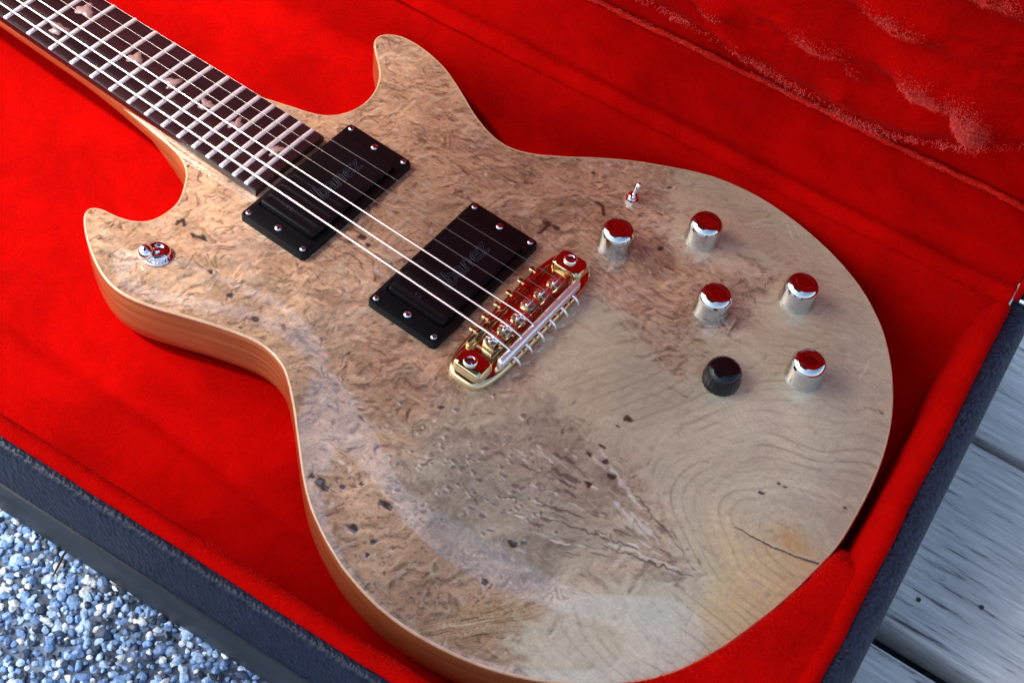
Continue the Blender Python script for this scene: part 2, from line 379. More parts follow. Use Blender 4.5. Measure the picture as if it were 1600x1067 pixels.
def catmull(P, closed=False, sub=8):
    out = []; n = len(P)
    for i in range(n-1):
        p0 = P[max(i-1, 0)]; p1 = P[i]; p2 = P[i+1]; p3 = P[min(i+2, n-1)]
        for k in range(sub):
            t = k/sub
            out.append(.5*((2*p1)+(-p0+p2)*t+(2*p0-5*p1+4*p2-p3)*t*t+(-p0+3*p1-3*p2+p3)*t**3))
    out.append(P[-1]); return np.array(out)
dense = catmull(ctrl)
# even spacing, light smoothing
d = np.r_[0, np.cumsum(np.hypot(*np.diff(dense, axis=0).T))]; N = int(d[-1]/1.5)
t = np.linspace(0, d[-1], N); OUT = np.c_[np.interp(t, d, dense[:, 0]), np.interp(t, d, dense[:, 1])]
for _ in range(6):
    OUT[1:-1] = OUT[1:-1]*.5+(OUT[:-2]+OUT[2:])*.25
tan = np.gradient(OUT, axis=0); tan /= np.linalg.norm(tan, axis=1)[:, None]
INW = np.c_[-tan[:, 1], tan[:, 0]]          # inward (outline runs counter-clockwise)
def off(dist): return OUT+INW*dist

GX = np.arange(-268, 224, .62); GY = np.arange(-184, 176, .62)
GXX, GYY = np.meshgrid(GX, GY, indexing='ij')
# signed distance on a coarse lattice
cx = np.arange(-276, 232, 3.0); cy = np.arange(-192, 184, 3.0)
CXX, CYY = np.meshgrid(cx, cy, indexing='ij'); q = np.c_[CXX.ravel(), CYY.ravel()]
poly = np.vstack([OUT, OUT[:1]]); A = poly[:-1]; B = poly[1:]
best = np.full(len(q), 1e9); inside = np.zeros(len(q), bool)
for s in range(0, len(q), 2000):
    p = q[s:s+2000, None, :]; ab = B-A; tt = np.clip(((p-A)*ab).sum(-1)/(ab**2).sum(-1), 0, 1)
    best[s:s+2000] = np.sqrt((((A+tt[..., None]*ab)-p)**2).sum(-1)).min(1)
    c1 = (A[:, 1] > p[..., 1]) != (B[:, 1] > p[..., 1])
    xi = A[:, 0]+(p[..., 1]-A[:, 1])/np.where(np.abs(B[:, 1]-A[:, 1]) < 1e-9, 1e-9, B[:, 1]-A[:, 1])*(B[:, 0]-A[:, 0])
    inside[s:s+2000] = ((c1 & (p[..., 0] < xi)).sum(1) % 2) == 1
SD = np.where(inside, best, -best).reshape(CXX.shape)
def bil(F, x, y):
    fx = (x-cx[0])/3.0; fy = (y-cy[0])/3.0; i = np.clip(fx.astype(int), 0, F.shape[0]-2); j = np.clip(fy.astype(int), 0, F.shape[1]-2); fx = fx-i; fy = fy-j
    return (F[i, j]*(1-fx)+F[i+1, j]*fx)*(1-fy)+(F[i, j+1]*(1-fx)+F[i+1, j+1]*fx)*fy
D = bil(SD, GXX, GYY)
gx_, gy_ = np.gradient(SD, 3.0)
def top_z(x, y):
    dd = bil(SD, np.asarray(x, float), np.asarray(y, float)); return -3.0+3.0*sstep(0, 46, dd)

# ------------------------------------------------------------------ figure of the burl top (colour of the wood itself)
RW = np.array([[0.7999, 0.5901, 0.1092], [0.5291, -0.6076, -0.5924], [-0.2832, 0.5317, -0.7982]])
def at(u, v, z=-1.0):        # where a feature seen in the photograph lies on the wood
    r = RW.T @ np.array([(u-800)/2305.2, (v-533.5)/2305.2, 1.]); k = (z-628.6)/r[2]; return 243.1+k*r[0], -433.7+k*r[1]
def inpoly(pts, soft=6.0, wob=6.0, seed=0):
    P = np.array([at(*p) for p in pts]); x = GXX+(fbm(GXX/18, GYY/18, 3, seed)-.5)*2*wob; y = GYY+(fbm(GXX/18, GYY/18, 3, seed+7)-.5)*2*wob
    ins = np.zeros(x.shape, bool); dmin = np.full(x.shape, 1e9); n = len(P)
    for i in range(n):
        a, b = P[i], P[(i+1) % n]
        c = (a[1] > y) != (b[1] > y); xi = a[0]+(y-a[1])/(b[1]-a[1]+1e-9)*(b[0]-a[0]); ins ^= c & (x < xi)
        ab = b-a; tt = np.clip(((x-a[0])*ab[0]+(y-a[1])*ab[1])/(ab@ab), 0, 1); dmin = np.minimum(dmin, np.hypot(a[0]+tt*ab[0]-x, a[1]+tt*ab[1]-y))
    return sstep(-soft, soft, np.where(ins, dmin, -dmin))
def lic(theta, L, seed, freq=1.0):
    w = np.random.default_rng(seed).random(GXX.shape)
    if freq != 1.0: w = vnoise(GXX*freq, GYY*freq, seed)
    acc = w.copy(); n = 1
    for sgn in (1, -1):
        i = np.arange(GXX.shape[0])[:, None]+np.zeros(GXX.shape); j = np.arange(GXX.shape[1])[None, :]+np.zeros(GXX.shape)
        for k in range(L):
            ii = np.clip(np.rint(i).astype(int), 0, GXX.shape[0]-1); jj = np.clip(np.rint(j).astype(int), 0, GXX.shape[1]-1)
            th = theta[ii, jj]; i = i+sgn*np.cos(th); j = j+sgn*np.sin(th)
            ii = np.clip(np.rint(i).astype(int), 0, GXX.shape[0]-1); jj = np.clip(np.rint(j).astype(int), 0, GXX.shape[1]-1)
            acc += w[ii, jj]; n += 1
    a = acc/n; return (a-a.mean())/a.std()
def lerp(a, b, t): return a+(b-a)*t[..., None]
c3 = lambda *c: np.array(c)

swirl = fbm(GXX/26, GYY/26, 3, 31)*2*math.pi*1.6
smooth = np.maximum.reduce([inpoly([(880, 490), (930, 462), (985, 520), (1045, 592), (1085, 560), (1150, 520), (1200, 470), (1215, 425), (1110, 415), (1050, 370), (1045, 300), (1060, 255), (1250, 250), (1450, 400), (1450, 900), (1250, 1150), (760, 1150), (815, 1010), (850, 970), (880, 935), (1090, 905), (1060, 850), (980, 720), (880, 640), (850, 560)], 15, 11, 40)])
streak = inpoly([(840, 690), (900, 680), (965, 690), (1040, 780), (1100, 880), (1090, 905), (960, 905), (850, 880), (820, 790)], 8, 6, 43)
greyz = inpoly([(690, 620), (870, 580), (960, 690), (1080, 890), (860, 930), (700, 860), (610, 740)], 18, 8, 44)
horn = 1-sstep(-175, -40, GXX*.75+GYY*.55)     # honey-coloured wood towards bass horn and neck, lightened further as painted-in sunlight
pores = inpoly([(465, 700), (580, 690), (640, 760), (700, 850), (830, 940), (700, 1040), (540, 930), (470, 800)], 14, 8, 45)
hair = inpoly([(640, 985), (740, 945), (850, 930), (850, 965), (760, 1010), (680, 1010)], 8, 6, 46)
knotz = inpoly([(1150, 828), (1215, 852), (1290, 880), (1240, 960), (1150, 1000), (1100, 960), (1120, 880)], 17, 7, 47)

soft_s = inpoly([(900, 470), (985, 500), (1045, 560), (1150, 500), (1200, 440), (1110, 400), (1050, 340), (1060, 255), (1250, 250), (1450, 400), (1450, 900), (1250, 1150), (790, 1150), (830, 1000), (850, 925), (1080, 890), (1040, 820), (980, 720), (880, 640), (860, 560)], 26, 10, 140)
# colours (linear)
col = np.zeros(GXX.shape+(3,))+c3(.43, .272, .172)
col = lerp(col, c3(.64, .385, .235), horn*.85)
blot = fbm(GXX/38, GYY/38, 4, 50)
col = lerp(col, c3(.42, .285, .215), sstep(.5, .75, blot)*.5)
col = lerp(col, c3(.34, .20, .125), sstep(.52, .36, blot)*.5)
col = lerp(col, c3(.37, .325, .25), greyz*.75)
col = lerp(col, c3(.47, .41, .305), soft_s*.9)
smc = c3(.51, .455, .335)
smcol = np.zeros(col.shape)+smc
smcol = lerp(smcol, c3(.55, .445, .30), sstep(.45, .7, fbm(GXX/55, GYY/55, 3, 52))*.7)
smcol = lerp(smcol, c3(.42, .385, .30), sstep(.48, .68, fbm(GXX/45, GYY/70, 3, 53))*.55)
# growth rings round the knot at the tail
kx, ky = at(1262, 842)
ang = np.arctan2(GYY-ky, GXX-kx); rr = np.hypot(GXX-kx, GYY-ky)*(1+.08*np.sin(ang*3+.6)+.03*np.sin(ang*7))+(fbm(GXX/60, GYY/60, 2, 54)-.5)*22+(fbm(GXX/9, GYY/9, 2, 55)-.5)*.9
ringw = 5.4+4*fbm(rr/30, rr*0, 2, 59)*0+.004*rr
ph = (rr/ringw) % 1.0; rid = np.floor(rr/ringw)
rh = (np.sin(rid*12.9898)*43758.5453) % 1.0
line = np.exp(-((ph-.5)/.10)**2)*(.1+.9*rh)*(.2+1.2*sstep(.35, .65, fbm(GXX/26, GYY/26, 2, 56)))+.8*(fbm(rr/13, rr*0, 3, 49)-.42)
fine = .5+.5*np.sin(rr*2*math.pi/1.55)
smcol = smcol*(1-.27*line*sstep(420, 30, rr)-.055*fine*sstep(.4, .62, fbm(GXX/25, GYY/25, 2, 57)))[..., None]
rays = lic(ang, 26, 60); smcol = smcol*(1+.014*rays)[..., None]
tangl = lic(ang+math.pi/2+(fbm(GXX/20, GYY/20, 2, 58)-.5)*.5, 22, 61); smcol = smcol*(1+.035*tangl)[..., None]
smcol = lerp(smcol, c3(.66, .47, .21), knotz*.62)
smcol = smcol*(1-.30*np.clip(line, 0, 1)*knotz)[..., None]
heart = np.exp(-(((GXX-at(1238, 845)[0])/11)**2+((GYY-at(1238, 845)[1])/9)**2)); smcol = lerp(smcol, c3(.56, .33, .13), heart*.85)

# burl: swirling wormy strokes, chips and flecks
dirup = math.atan2(-.61, .53)
th1 = np.where(True, swirl, 0); upr = sstep(-10, 60, GYY+.25*GXX)
th1 = swirl*(1-upr*.72)+(dirup+math.pi)*upr*.72
w1 = lic(th1, 8, 62, .9); w2 = lic(th1+.6, 6, 63, .5); w3 = lic(swirl*1.7, 3, 64)
wx = GXX+9*(fbm(GXX/15, GYY/15, 2, 166)-.5)*2; wy = GYY+9*(fbm(GXX/15, GYY/15, 2, 167)-.5)*2
ch = fbm(wx/5.5, wy/5.5, 3, 165); e1 = ch-np.roll(np.roll(ch, 2, 0), -2, 1); e1 = e1/e1.std()
big = fbm(wx/16, wy/16, 3, 168)
figs = 1+.09*w1+.09*w2+.04*w3+.15*np.clip(e1, -2.4, 2.2)*(1-.5*greyz)+(big-.5)*.9
darkln = sstep(.95, 1.7, w1)*.66+sstep(1.1, 1.9, w2)*.58
chip = fbm(GXX/5.2+2.5*fbm(GXX/12, GYY/12, 2, 66), GYY/5.2+2.5*fbm(GXX/12, GYY/12, 2, 67), 2, 65)
ridge = 1-np.abs(chip-.5)*2
darkln = np.maximum(darkln, sstep(.955, .995, ridge)*.55*sstep(.42, .6, fbm(GXX/14, GYY/14, 2, 68)))
lightf = sstep(1.1, 2.2, -w1)*.5+sstep(1.3, 2.3, -w2)*.5
bcol = col*figs[..., None]
bcol = lerp(bcol, c3(.085, .04, .028), np.clip(darkln, 0, 1)*(1-.55*greyz))
bcol = lerp(bcol, c3(.66, .52, .42), np.clip(lightf, 0, 1)*.8)
pz = vnoise(GXX/1.3, GYY/1.3, 70); bcol = lerp(bcol, c3(.12, .06, .045), sstep(.80, .93, pz)*pores*.75)
bcol = lerp(bcol, c3(.40, .25, .12), hair*.6); hl = lic(np.full(GXX.shape, math.atan2(at(850, 940)[1]-at(660, 1000)[1], at(850, 940)[0]-at(660, 1000)[0]))+(fbm(GXX/10, GYY/10, 2, 71)-.5)*1.4, 14, 72)
bcol = lerp(bcol, c3(.09, .045, .02), hair*sstep(.4, 1.6, hl)*.8); bcol = lerp(bcol, c3(.62, .5, .36), hair*sstep(.7, 1.8, -hl)*.7)
smooth2 = sstep(.1, .9, smooth+(ch-.5)*1.3+.08*w2)
smcol = smcol*(1+.035*w1+.03*np.clip(e1, -2, 2))[..., None]
fig = lerp(bcol, smcol, smooth2)
# pale figure lines along the edges of the smooth wood
edge = np.exp(-((smooth-.5)/.16)**2)*sstep(.4, .6, fbm(GXX/16, GYY/16, 2, 73)); fig = lerp(fig, c3(.58, .48, .39), edge*.25)

HGT = np.zeros(GXX.shape)
def stroke(p0, p1, w, c, a=1.0, taper=True, dig=0.0, wob=0.0):
    global fig
    x0, y0 = p0; x1, y1 = p1; m = w*2+3+wob
    i0 = np.searchsorted(GX, min(x0, x1)-m); i1 = np.searchsorted(GX, max(x0, x1)+m); j0 = np.searchsorted(GY, min(y0, y1)-m); j1 = np.searchsorted(GY, max(y0, y1)+m)
    if i1 <= i0 or j1 <= j0: return
    gx = GXX[i0:i1, j0:j1]; gy = GYY[i0:i1, j0:j1]
    if wob: gx = gx+(fbm(gx/3, gy/3, 2, 80)-.5)*wob*2; gy = gy+(fbm(gx/3, gy/3, 2, 83)-.5)*wob*2
    L2 = (x1-x0)**2+(y1-y0)**2+1e-9; tt = np.clip(((gx-x0)*(x1-x0)+(gy-y0)*(y1-y0))/L2, 0, 1)
    dd = np.hypot(x0+tt*(x1-x0)-gx, y0+tt*(y1-y0)-gy); ww = w*(.35+.65*np.sin(math.pi*np.clip(tt, .02, .98))) if taper else w
    msk = (1-sstep(ww*.55, ww*1.15+.25, dd))*a
    fig[i0:i1, j0:j1] = fig[i0:i1, j0:j1]*(1-msk[..., None])+np.array(c)*msk[..., None]
    HGT[i0:i1, j0:j1] -= dig*msk
def spot(u, v, r, c=(.03, .02, .018), a=.95, dig=.25, wob=1.3): x, y = at(u, v); stroke((x-.3*r, y), (x+.3*r, y+.2*r), r, c, a, False, dig, wob)
R2 = random.Random(5)
cvx, cvy = at(1105, 902)
# fan of splinter-like flecks running to the knot
for k in range(170):
    u = R2.uniform(800, 1090); v = R2.uniform(690, 905)
    if v < 640+(u-800)*.72 or v > 860+.13*(u-800): continue
    x, y = at(u, v); dx, dy = cvx-x, cvy-y; n = math.hypot(dx, dy)
    if n < 4: continue
    a = math.atan2(dy, dx)+R2.gauss(0, .10); L = R2.uniform(2, 9)*(.5+n/130); w = R2.uniform(.3, .8)
    c = R2.choice([(.74, .69, .62), (.58, .50, .43), (.10, .075, .06), (.16, .11, .09), (.20, .15, .12)])
    stroke((x, y), (x+L*math.cos(a), y+L*math.sin(a)), w, c, R2.uniform(.5, .95), True, .06, .6)
for u0, v0, u1, v1, w, c in [(865, 710, 900, 725, 1.3, 0), (862, 735, 905, 755, 1.5, 0), (872, 748, 898, 762, 1.1, 0), (880, 765, 900, 778, 1.0, 0), (840, 790, 890, 800, .9, 0), (925, 715, 945, 735, 1.1, 1), (935, 705, 965, 745, .9, 1), (955, 735, 1000, 795, 1.2, 1), (960, 785, 1010, 840, 1.3, 1), (985, 800, 1030, 850, 1.2, 1), (950, 850, 1010, 868, 1.1, 1), (1000, 868, 1060, 890, .9, 1), (945, 855, 1090, 905, .5, 0), (990, 770, 1070, 870, .5, 0), (835, 805, 1000, 860, .45, 0), (1010, 610, 1105, 890, .55, 2), (985, 690, 1060, 830, .5, 2)]:
    stroke(at(u0, v0), at(u1, v1), w, [(.09, .065, .055), (.84, .80, .74), (.50, .44, .38)][c], (.8, .40, .4)[c], True, .05, 1.4)
# bird's eyes
for k in range(120):
    u = R2.gauss(735, 75); v = R2.gauss(735, 45)+.25*(u-735)
    if u < 600 or u > 880: continue
    x, y = at(u, v); r = R2.uniform(.7, 1.7)
    stroke((x, y), (x+R2.uniform(-1, 1), y+R2.uniform(-1, 1)), r*1.5, (.50, .43, .35), .3, False, 0, 1.6)
    stroke((x+.4, y+.3), (x+R2.uniform(-.6, .6), y+R2.uniform(-.6, .6)), r*.7, (.13, .085, .06), .75, False, .08, 1.4)
    if R2.random() < .6: stroke((x-r, y-r), (x+r*.6, y-r*1.3), .4, (.76, .70, .62), .7, True, 0, .8)
# scattered pale flecks and dark ticks in the burl
for k in range(900):
    x = R2.uniform(-210, 140); y = R2.uniform(-175, 165); i = int((x+268)/.62); j = int((y+184)/.62)
    if not (0 <= i < GXX.shape[0] and 0 <= j < GXX.shape[1]) or D[i, j] < 5 or smooth[i, j] > .4: continue
    a = th1[i, j]+R2.gauss(0, .4); L = R2.uniform(1, 4.5)
    c = R2.choice([(.09, .045, .03), (.12, .06, .04), (.64, .52, .43), (.16, .08, .05)])
    stroke((x, y), (x+L*math.cos(a), y+L*math.sin(a)), R2.uniform(.35, .8), c, R2.uniform(.35, .8), True, .04, .8)
# bark inclusions and worm holes
for u, v, r in [(980, 657, 2.1), (966, 668, .9), (500, 752, 2.6), (508, 760, 1.6), (600, 787, 2.4), (606, 793, 1.6), (553, 825, 2.2), (535, 760, 1.3), (565, 757, 1.4), (583, 845, 1.0), (575, 865, 1.0), (920, 712, 1.2), (945, 722, 1.7), (955, 745, 1.9), (918, 757, 1.3), (800, 850, 1.6), (1188, 771, 1.0), (1217, 757, .8), (1228, 762, .8), (1323, 789, .9), (1378, 640, 1.2),
 (855, 352, 2.6), (870, 358, 1.8), (565, 372, 2.2), (548, 380, 1.6), (575, 385, 1.5), (1046, 292, 1.3), (1030, 390, 1.6), (928, 268, 1.2), (318, 372, 1.6), (305, 369, 1.2), (360, 462, 1.3), (400, 495, 1.6), (330, 425, 1.3), (278, 343, .9), (940, 700, 1.1), (756, 908, 1.5), (488, 742, 1.1), (690, 640, 1.0)]:
    spot(u, v, r)
for u0, v0, u1, v1 in [(932, 318, 941, 324), (941, 324, 944, 338), (275, 348, 286, 340), (286, 340, 288, 350), (300, 365, 322, 376), (858, 352, 842, 366)]: stroke(at(u0, v0), at(u1, v1), 1.0, (.03, .02, .016), .95, False, .15, .4)
# the check running out to the tail
cr = [(1148, 824), (1175, 838), (1200, 850), (1235, 863), (1265, 872), (1292, 879)]
for k in range(len(cr)-1): stroke(at(*cr[k]), at(*cr[k+1]), .30+.09*k, (.05, .025, .015), .9, False, .2, .5)
for u0, v0, u1, v1, w, c in [(1002, 356, 1030, 353, .6, 2), (1030, 353, 1065, 364, .6, 2), (1065, 364, 1095, 398, .6, 2), (1095, 398, 1118, 430, .5, 2), (1170, 350, 1200, 340, .9, 1), (1175, 356, 1215, 348, .6, 1), (1228, 340, 1240, 372, .9, 1), (1240, 345, 1252, 368, .7, 1), (1120, 490, 1140, 515, .5, 1), (1138, 515, 1150, 500, .5, 1), (1110, 490, 1132, 520, .4, 1), (1378, 640, 1390, 622, 1.6, 3), (930, 452, 1050, 590, .5, 2), (1345, 590, 1360, 560, .6, 1)]:
    stroke(at(u0, v0), at(u1, v1), w, [(.06, .04, .03), (.66, .58, .50), (.58, .50, .42), (.60, .42, .26)][c], .6, True, 0, .6)
tone = fbm(GXX/70, GYY/70, 3, 180); fig = fig*(.66+.54*tone)[..., None]*c3(1.03, 1.0, .93)
fig = np.clip(fig, .01, .9)

# ------------------------------------------------------------------ the guitar
guitar = empty('electric_guitar', (0, 0, -44))
tag(guitar, 'electric guitar with burl wood top, black pickups and chrome knobs, lying in the red case', 'guitar')
def gchild(o, parent=guitar):
    o.parent = parent
    if parent is guitar: o.matrix_parent_inverse = Matrix.Translation(-Vector(guitar.location))
    return o
# top plate
ins = D >= 1.0
cell = ins[:-1, :-1] & ins[1:, :-1] & ins[1:, 1:] & ins[:-1, 1:]
cnt = np.zeros(GXX.shape, int); cnt[:-1, :-1] += cell; cnt[1:, :-1] += cell; cnt[1:, 1:] += cell; cnt[:-1, 1:] += cell
used = cnt > 0; edgev = used & (cnt < 4)
PX = GXX.copy(); PY = GYY.copy()
for _ in range(3):
    dd = bil(SD, PX[edgev], PY[edgev]); ga = bil(gx_, PX[edgev], PY[edgev]); gb = bil(gy_, PX[edgev], PY[edgev]); nn = np.hypot(ga, gb)+1e-6
    PX[edgev] -= (dd-.55)*ga/nn*.8; PY[edgev] -= (dd-.55)*gb/nn*.8
PZ = top_z(PX, PY)+HGT
idx = -np.ones(GXX.shape, int); idx[used] = np.arange(used.sum())
vv = np.c_[PX[used], PY[used], PZ[used]]*S
ci, cj = np.nonzero(cell); ff = np.c_[idx[ci, cj], idx[ci+1, cj], idx[ci+1, cj+1], idx[ci, cj+1]]
me = bpy.data.meshes.new('burl_top'); me.vertices.add(len(vv)); me.vertices.foreach_set('co', vv.ravel())
me.loops.add(ff.size); me.loops.foreach_set('vertex_index', ff.ravel().astype(np.int32))
me.polygons.add(len(ff)); me.polygons.foreach_set('loop_start', np.arange(0, ff.size, 4, dtype=np.int32)); me.polygons.foreach_set('loop_total', np.full(len(ff), 4, np.int32))
me.update(); me.validate(); me.polygons.foreach_set('use_smooth', [True]*len(me.polygons))
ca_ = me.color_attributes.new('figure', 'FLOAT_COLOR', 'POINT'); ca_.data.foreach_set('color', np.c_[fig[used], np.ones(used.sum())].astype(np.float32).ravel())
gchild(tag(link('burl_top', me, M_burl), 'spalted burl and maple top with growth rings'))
def loft(name, rings, mat, closebottom=False):
    n = len(OUT); vs = []; fs = []
    for dist, z in rings:
        o_ = off(dist)
        for p, b0 in zip(o_, OUT):
            t = float(sstep(-268, -188, b0[0])) if abs(b0[1]) < 60 and b0[0] < -150 else 1.0
            zt = z if z > -7 else -7+(z+7)*(.05+.95*t); lean_ = (1-t)*max(0., -z-7)*.16
            vs.append((p[0], p[1]-math.copysign(lean_, p[1]), zt))
    for i in range(len(rings)-1):
        for k in range(n): fs.append((i*n+k, (i+1)*n+k, (i+1)*n+(k+1) % n, i*n+(k+1) % n))
    if closebottom: fs.append(tuple((len(rings)-1)*n+k for k in range(n)))
    return gchild(link(name, fixn(mesh(name, vs, fs), math.radians(50)), mat))
loft('binding', [(1.3, -3.3), (1.15, -2.86), (.75, -2.84), (.35, -3.0), (.05, -3.35), (-.12, -3.8), (-.12, -4.5), (.3, -4.9)], M_maple)
loft('body', [(1.2, -4.2), (.1, -4.8), (0, -5.8), (0, -14), (.1, -26), (.8, -32), (2.6, -37.5), (5.6, -41.8), (9.5, -44.0)], M_side, True)
# neck with heel, and headstock
def wid(x): return 43+(57-43)*(628+x)/(628-157)
vs = []; fs = []; nx = 46
xsn = np.linspace(-640, -176, nx)
for x in xsn:
    h = wid(x)/2+.0; t = float(sstep(-300, -190, x)); dpt = 19+2*(x+640)/460+t*14
    for k in range(17):
        a = math.pi*k/16; e = 1-.45*t
        cy_ = -math.copysign(abs(math.cos(a))**(e), math.cos(a))*(h-.15); vs.append((x, cy_, .4-dpt*abs(math.sin(a))**(.75-.25*t)))
for i in range(nx-1):
    for k in range(16): fs.append((i*17+k, i*17+k+1, (i+1)*17+k+1, (i+1)*17+k))
    fs.append((i*17+16, i*17, (i+1)*17, (i+1)*17+16))
fs.append(tuple(range(17))); fs.append(tuple((nx-1)*17+k for k in range(17)))
gchild(link('neck', fixn(mesh('neck', vs, fs), math.radians(60)), M_side))
hs = [(-636, -21), (-660, -36), (-720, -40), (-800, -34), (-815, -12), (-808, 0), (-815, 12), (-800, 34), (-720, 40), (-660, 36), (-636, 21)]
n = len(hs); vs = [(x, y, -2-.10*(-636-x)) for x, y in hs]+[(x, y, -16-.10*(-636-x)) for x, y in hs]
gchild(link('headstock', fixn(mesh('headstock', vs, [tuple(range(n)), tuple(range(2*n-1, n-1, -1))]+[(k, (k+1) % n, n+(k+1) % n, n+k) for k in range(n)], False)), M_side))
# fretboard
FT = 5.15
rows = []
xsf = np.linspace(-628, -149.5, 60)
sec = lambda h: [(-h+.02, .1), (-h, .6), (-h, FT-.95), (-h+.35, FT-.55)]+[(h*q*.985, FT-.5+.5*(1-q*q)) for q in np.linspace(-.97, .97, 9)]+[(h-.35, FT-.55), (h, FT-.95), (h, .6), (h-.02, .1)]
vs = []; 
for x in xsf:
    for y, z in sec(wid(x)/2+.4): vs.append((x, y, z))
m_ = len(sec(1.)); fs = [(i*m_+k, i*m_+k+1, (i+1)*m_+k+1, (i+1)*m_+k) for i in range(len(xsf)-1) for k in range(m_-1)]
fs.append(tuple(range(m_))); fs.append(tuple((len(xsf)-1)*m_+k for k in range(m_)))
board = gchild(tag(link('fretboard', fixn(mesh('fretboard', vs, fs), math.radians(40)), M_ebony), 'dark fretboard with pearl inlays'))
def fretx(n): return -628*2**(-n/12)
board.name = 'fretboard'
def sub(o, parent): o.parent = parent; return o
for n in range(1, 25):
    x = fretx(n); h = wid(x)/2+.35; vs = []; fs = []
    ys_ = [-h, -h+.25, -h+.9]+list(np.linspace(-h+2, h-2, 9))+[h-.9, h-.25, h]
    secf = [(-1.55, 0), (-1.5, .4), (-1.0, 1.0), (0, 1.3), (1.0, 1.0), (1.5, .4), (1.55, 0)]
    for i, y in enumerate(ys_):
        q = y/h; zt = FT-.5+.5*(1-q*q)-.15; e = .25 if i in (0, len(ys_)-1) else (.75 if i in (1, len(ys_)-2) else 1)
        for dx, dz in secf: vs.append((x+dx*(.75+.25*e), y, zt+dz*e))
    for i in range(len(ys_)-1):
        for k in range(6): fs.append((i*7+k, i*7+k+1, (i+1)*7+k+1, (i+1)*7+k))
    fs.append(tuple(range(7))); fs.append(tuple((len(ys_)-1)*7+k for k in range(7)))
    sub(link('fret', fixn(mesh('fret', vs, fs)), M_fret), board)
def inlay(cx_, cy_, L, W, seed):
    r = random.Random(seed); n = 22; pts = []
    for k in range(n):
        a = 2*math.pi*k/n; rad = 1+.30*math.sin(3*a+seed)+.22*math.sin(5*a+2*seed)+r.uniform(-.12, .12)
        pts.append((cx_+L*.5*rad*math.cos(a), cy_+W*.5*rad*math.sin(a)))
    zz = lambda y: FT-.5+.5*(1-(y/27)**2)+.06
    vs = [(x, y, zz(y)) for x, y in pts]+[(x, y, zz(y)-.6) for x, y in pts]+[(cx_, cy_, zz(cy_)+.03)]
    fs = [(2*n, k, (k+1) % n) for k in range(n)]+[(k, n+k, n+(k+1) % n, (k+1) % n) for k in range(n)]
    sub(link('inlay', fixn(mesh('inlay', vs, fs)), M_pearl), board)
for n in (3, 5, 7, 9, 12, 15, 17, 19, 21, 24):
    xm = (fretx(n)+fretx(n-1))/2; L = (fretx(n)-fretx(n-1))*.62
    for cy0, W, s in ([(-11, 9, n), (11, 10, n+3)] if n == 12 else [(1.5, 9, n)]): inlay(xm, cy0, L, W, s)
gchild(link('nut', boxmesh('nut', -632, -628.2, -21.5, 21.5, .5, 7.2, .5), M_pearl))

# pickups
def screw(parent, x, y, z, r, mat=M_steel, h=1.1, ang=0.):
    prof_ = [(r*.95, -1.5), (r, 0), (r, h*.45), (r*.8, h*.8), (r*.4, h)]
    o = link('screw', lathe('screw', prof_, 20), mat, parent); o.location = (x*S, y*S, z*S)
    sl = link('slot', boxmesh('slot', -r*.8, r*.8, -r*.14, r*.14, h*.55, h*1.06, 0), M_black, o); sl.rotation_euler = (0, 0, ang)
    return o
def rrect(hx, hy, r, n=5):
    out = []
    for sx, sy, a0 in ((1, 1, 0), (-1, 1, 90), (-1, -1, 180), (1, -1, 270)):
        for k in range(n+1):
            a = math.radians(a0+90*k/n); out.append((sx*(hx-r)+r*math.cos(a), sy*(hy-r)+r*math.sin(a)))
    return out
def stack(name, layers, mat, cap=True, bottom=False):
    """layers: (outline, z) rings with equal counts"""
    n = len(layers[0][0]); vs = [(x, y, z) for o, z in layers for x, y in o]; fs = []
    for i in range(len(layers)-1):
        for k in range(n): fs.append((i*n+k, i*n+(k+1) % n, (i+1)*n+(k+1) % n, (i+1)*n+k))
    if cap: fs.append(tuple((len(layers)-1)*n+k for k in range(n)))
    if bottom: fs.append(tuple(range(n))[::-1])
    return fixn(mesh(name, vs, fs), math.radians(38))
def textmesh(body, size, depth):
    cu = bpy.data.curves.new('lettering', 'FONT'); cu.body = body; cu.size = size*S; cu.align_x = 'CENTER'; cu.align_y = 'CENTER'; cu.extrude = depth*S
    o = bpy.data.objects.new('t', cu); COL.objects.link(o)
    dg = bpy.context.evaluated_depsgraph_get(); me = bpy.data.meshes.new_from_object(o.evaluated_get(dg)); me.name = 'lettering'
    bpy.data.objects.remove(o); return me
def outline_text(body, size, w):
    """letters drawn as thin raised outlines, as pressed into the cover"""
    cu = bpy.data.curves.new('lettering', 'FONT'); cu.body = body; cu.size = size*S; cu.align_x = 'CENTER'; cu.align_y = 'CENTER'; cu.fill_mode = 'NONE' if hasattr(cu, 'fill_mode') else cu.fill_mode
    cu.bevel_depth = w*S; cu.bevel_resolution = 0; cu.resolution_u = 4; cu.shear = .25
    o = bpy.data.objects.new('t', cu); COL.objects.link(o)
    dg = bpy.context.evaluated_depsgraph_get(); me = bpy.data.meshes.new_from_object(o.evaluated_get(dg)); me.name = 'lettering'
    bpy.data.objects.remove(o); return me
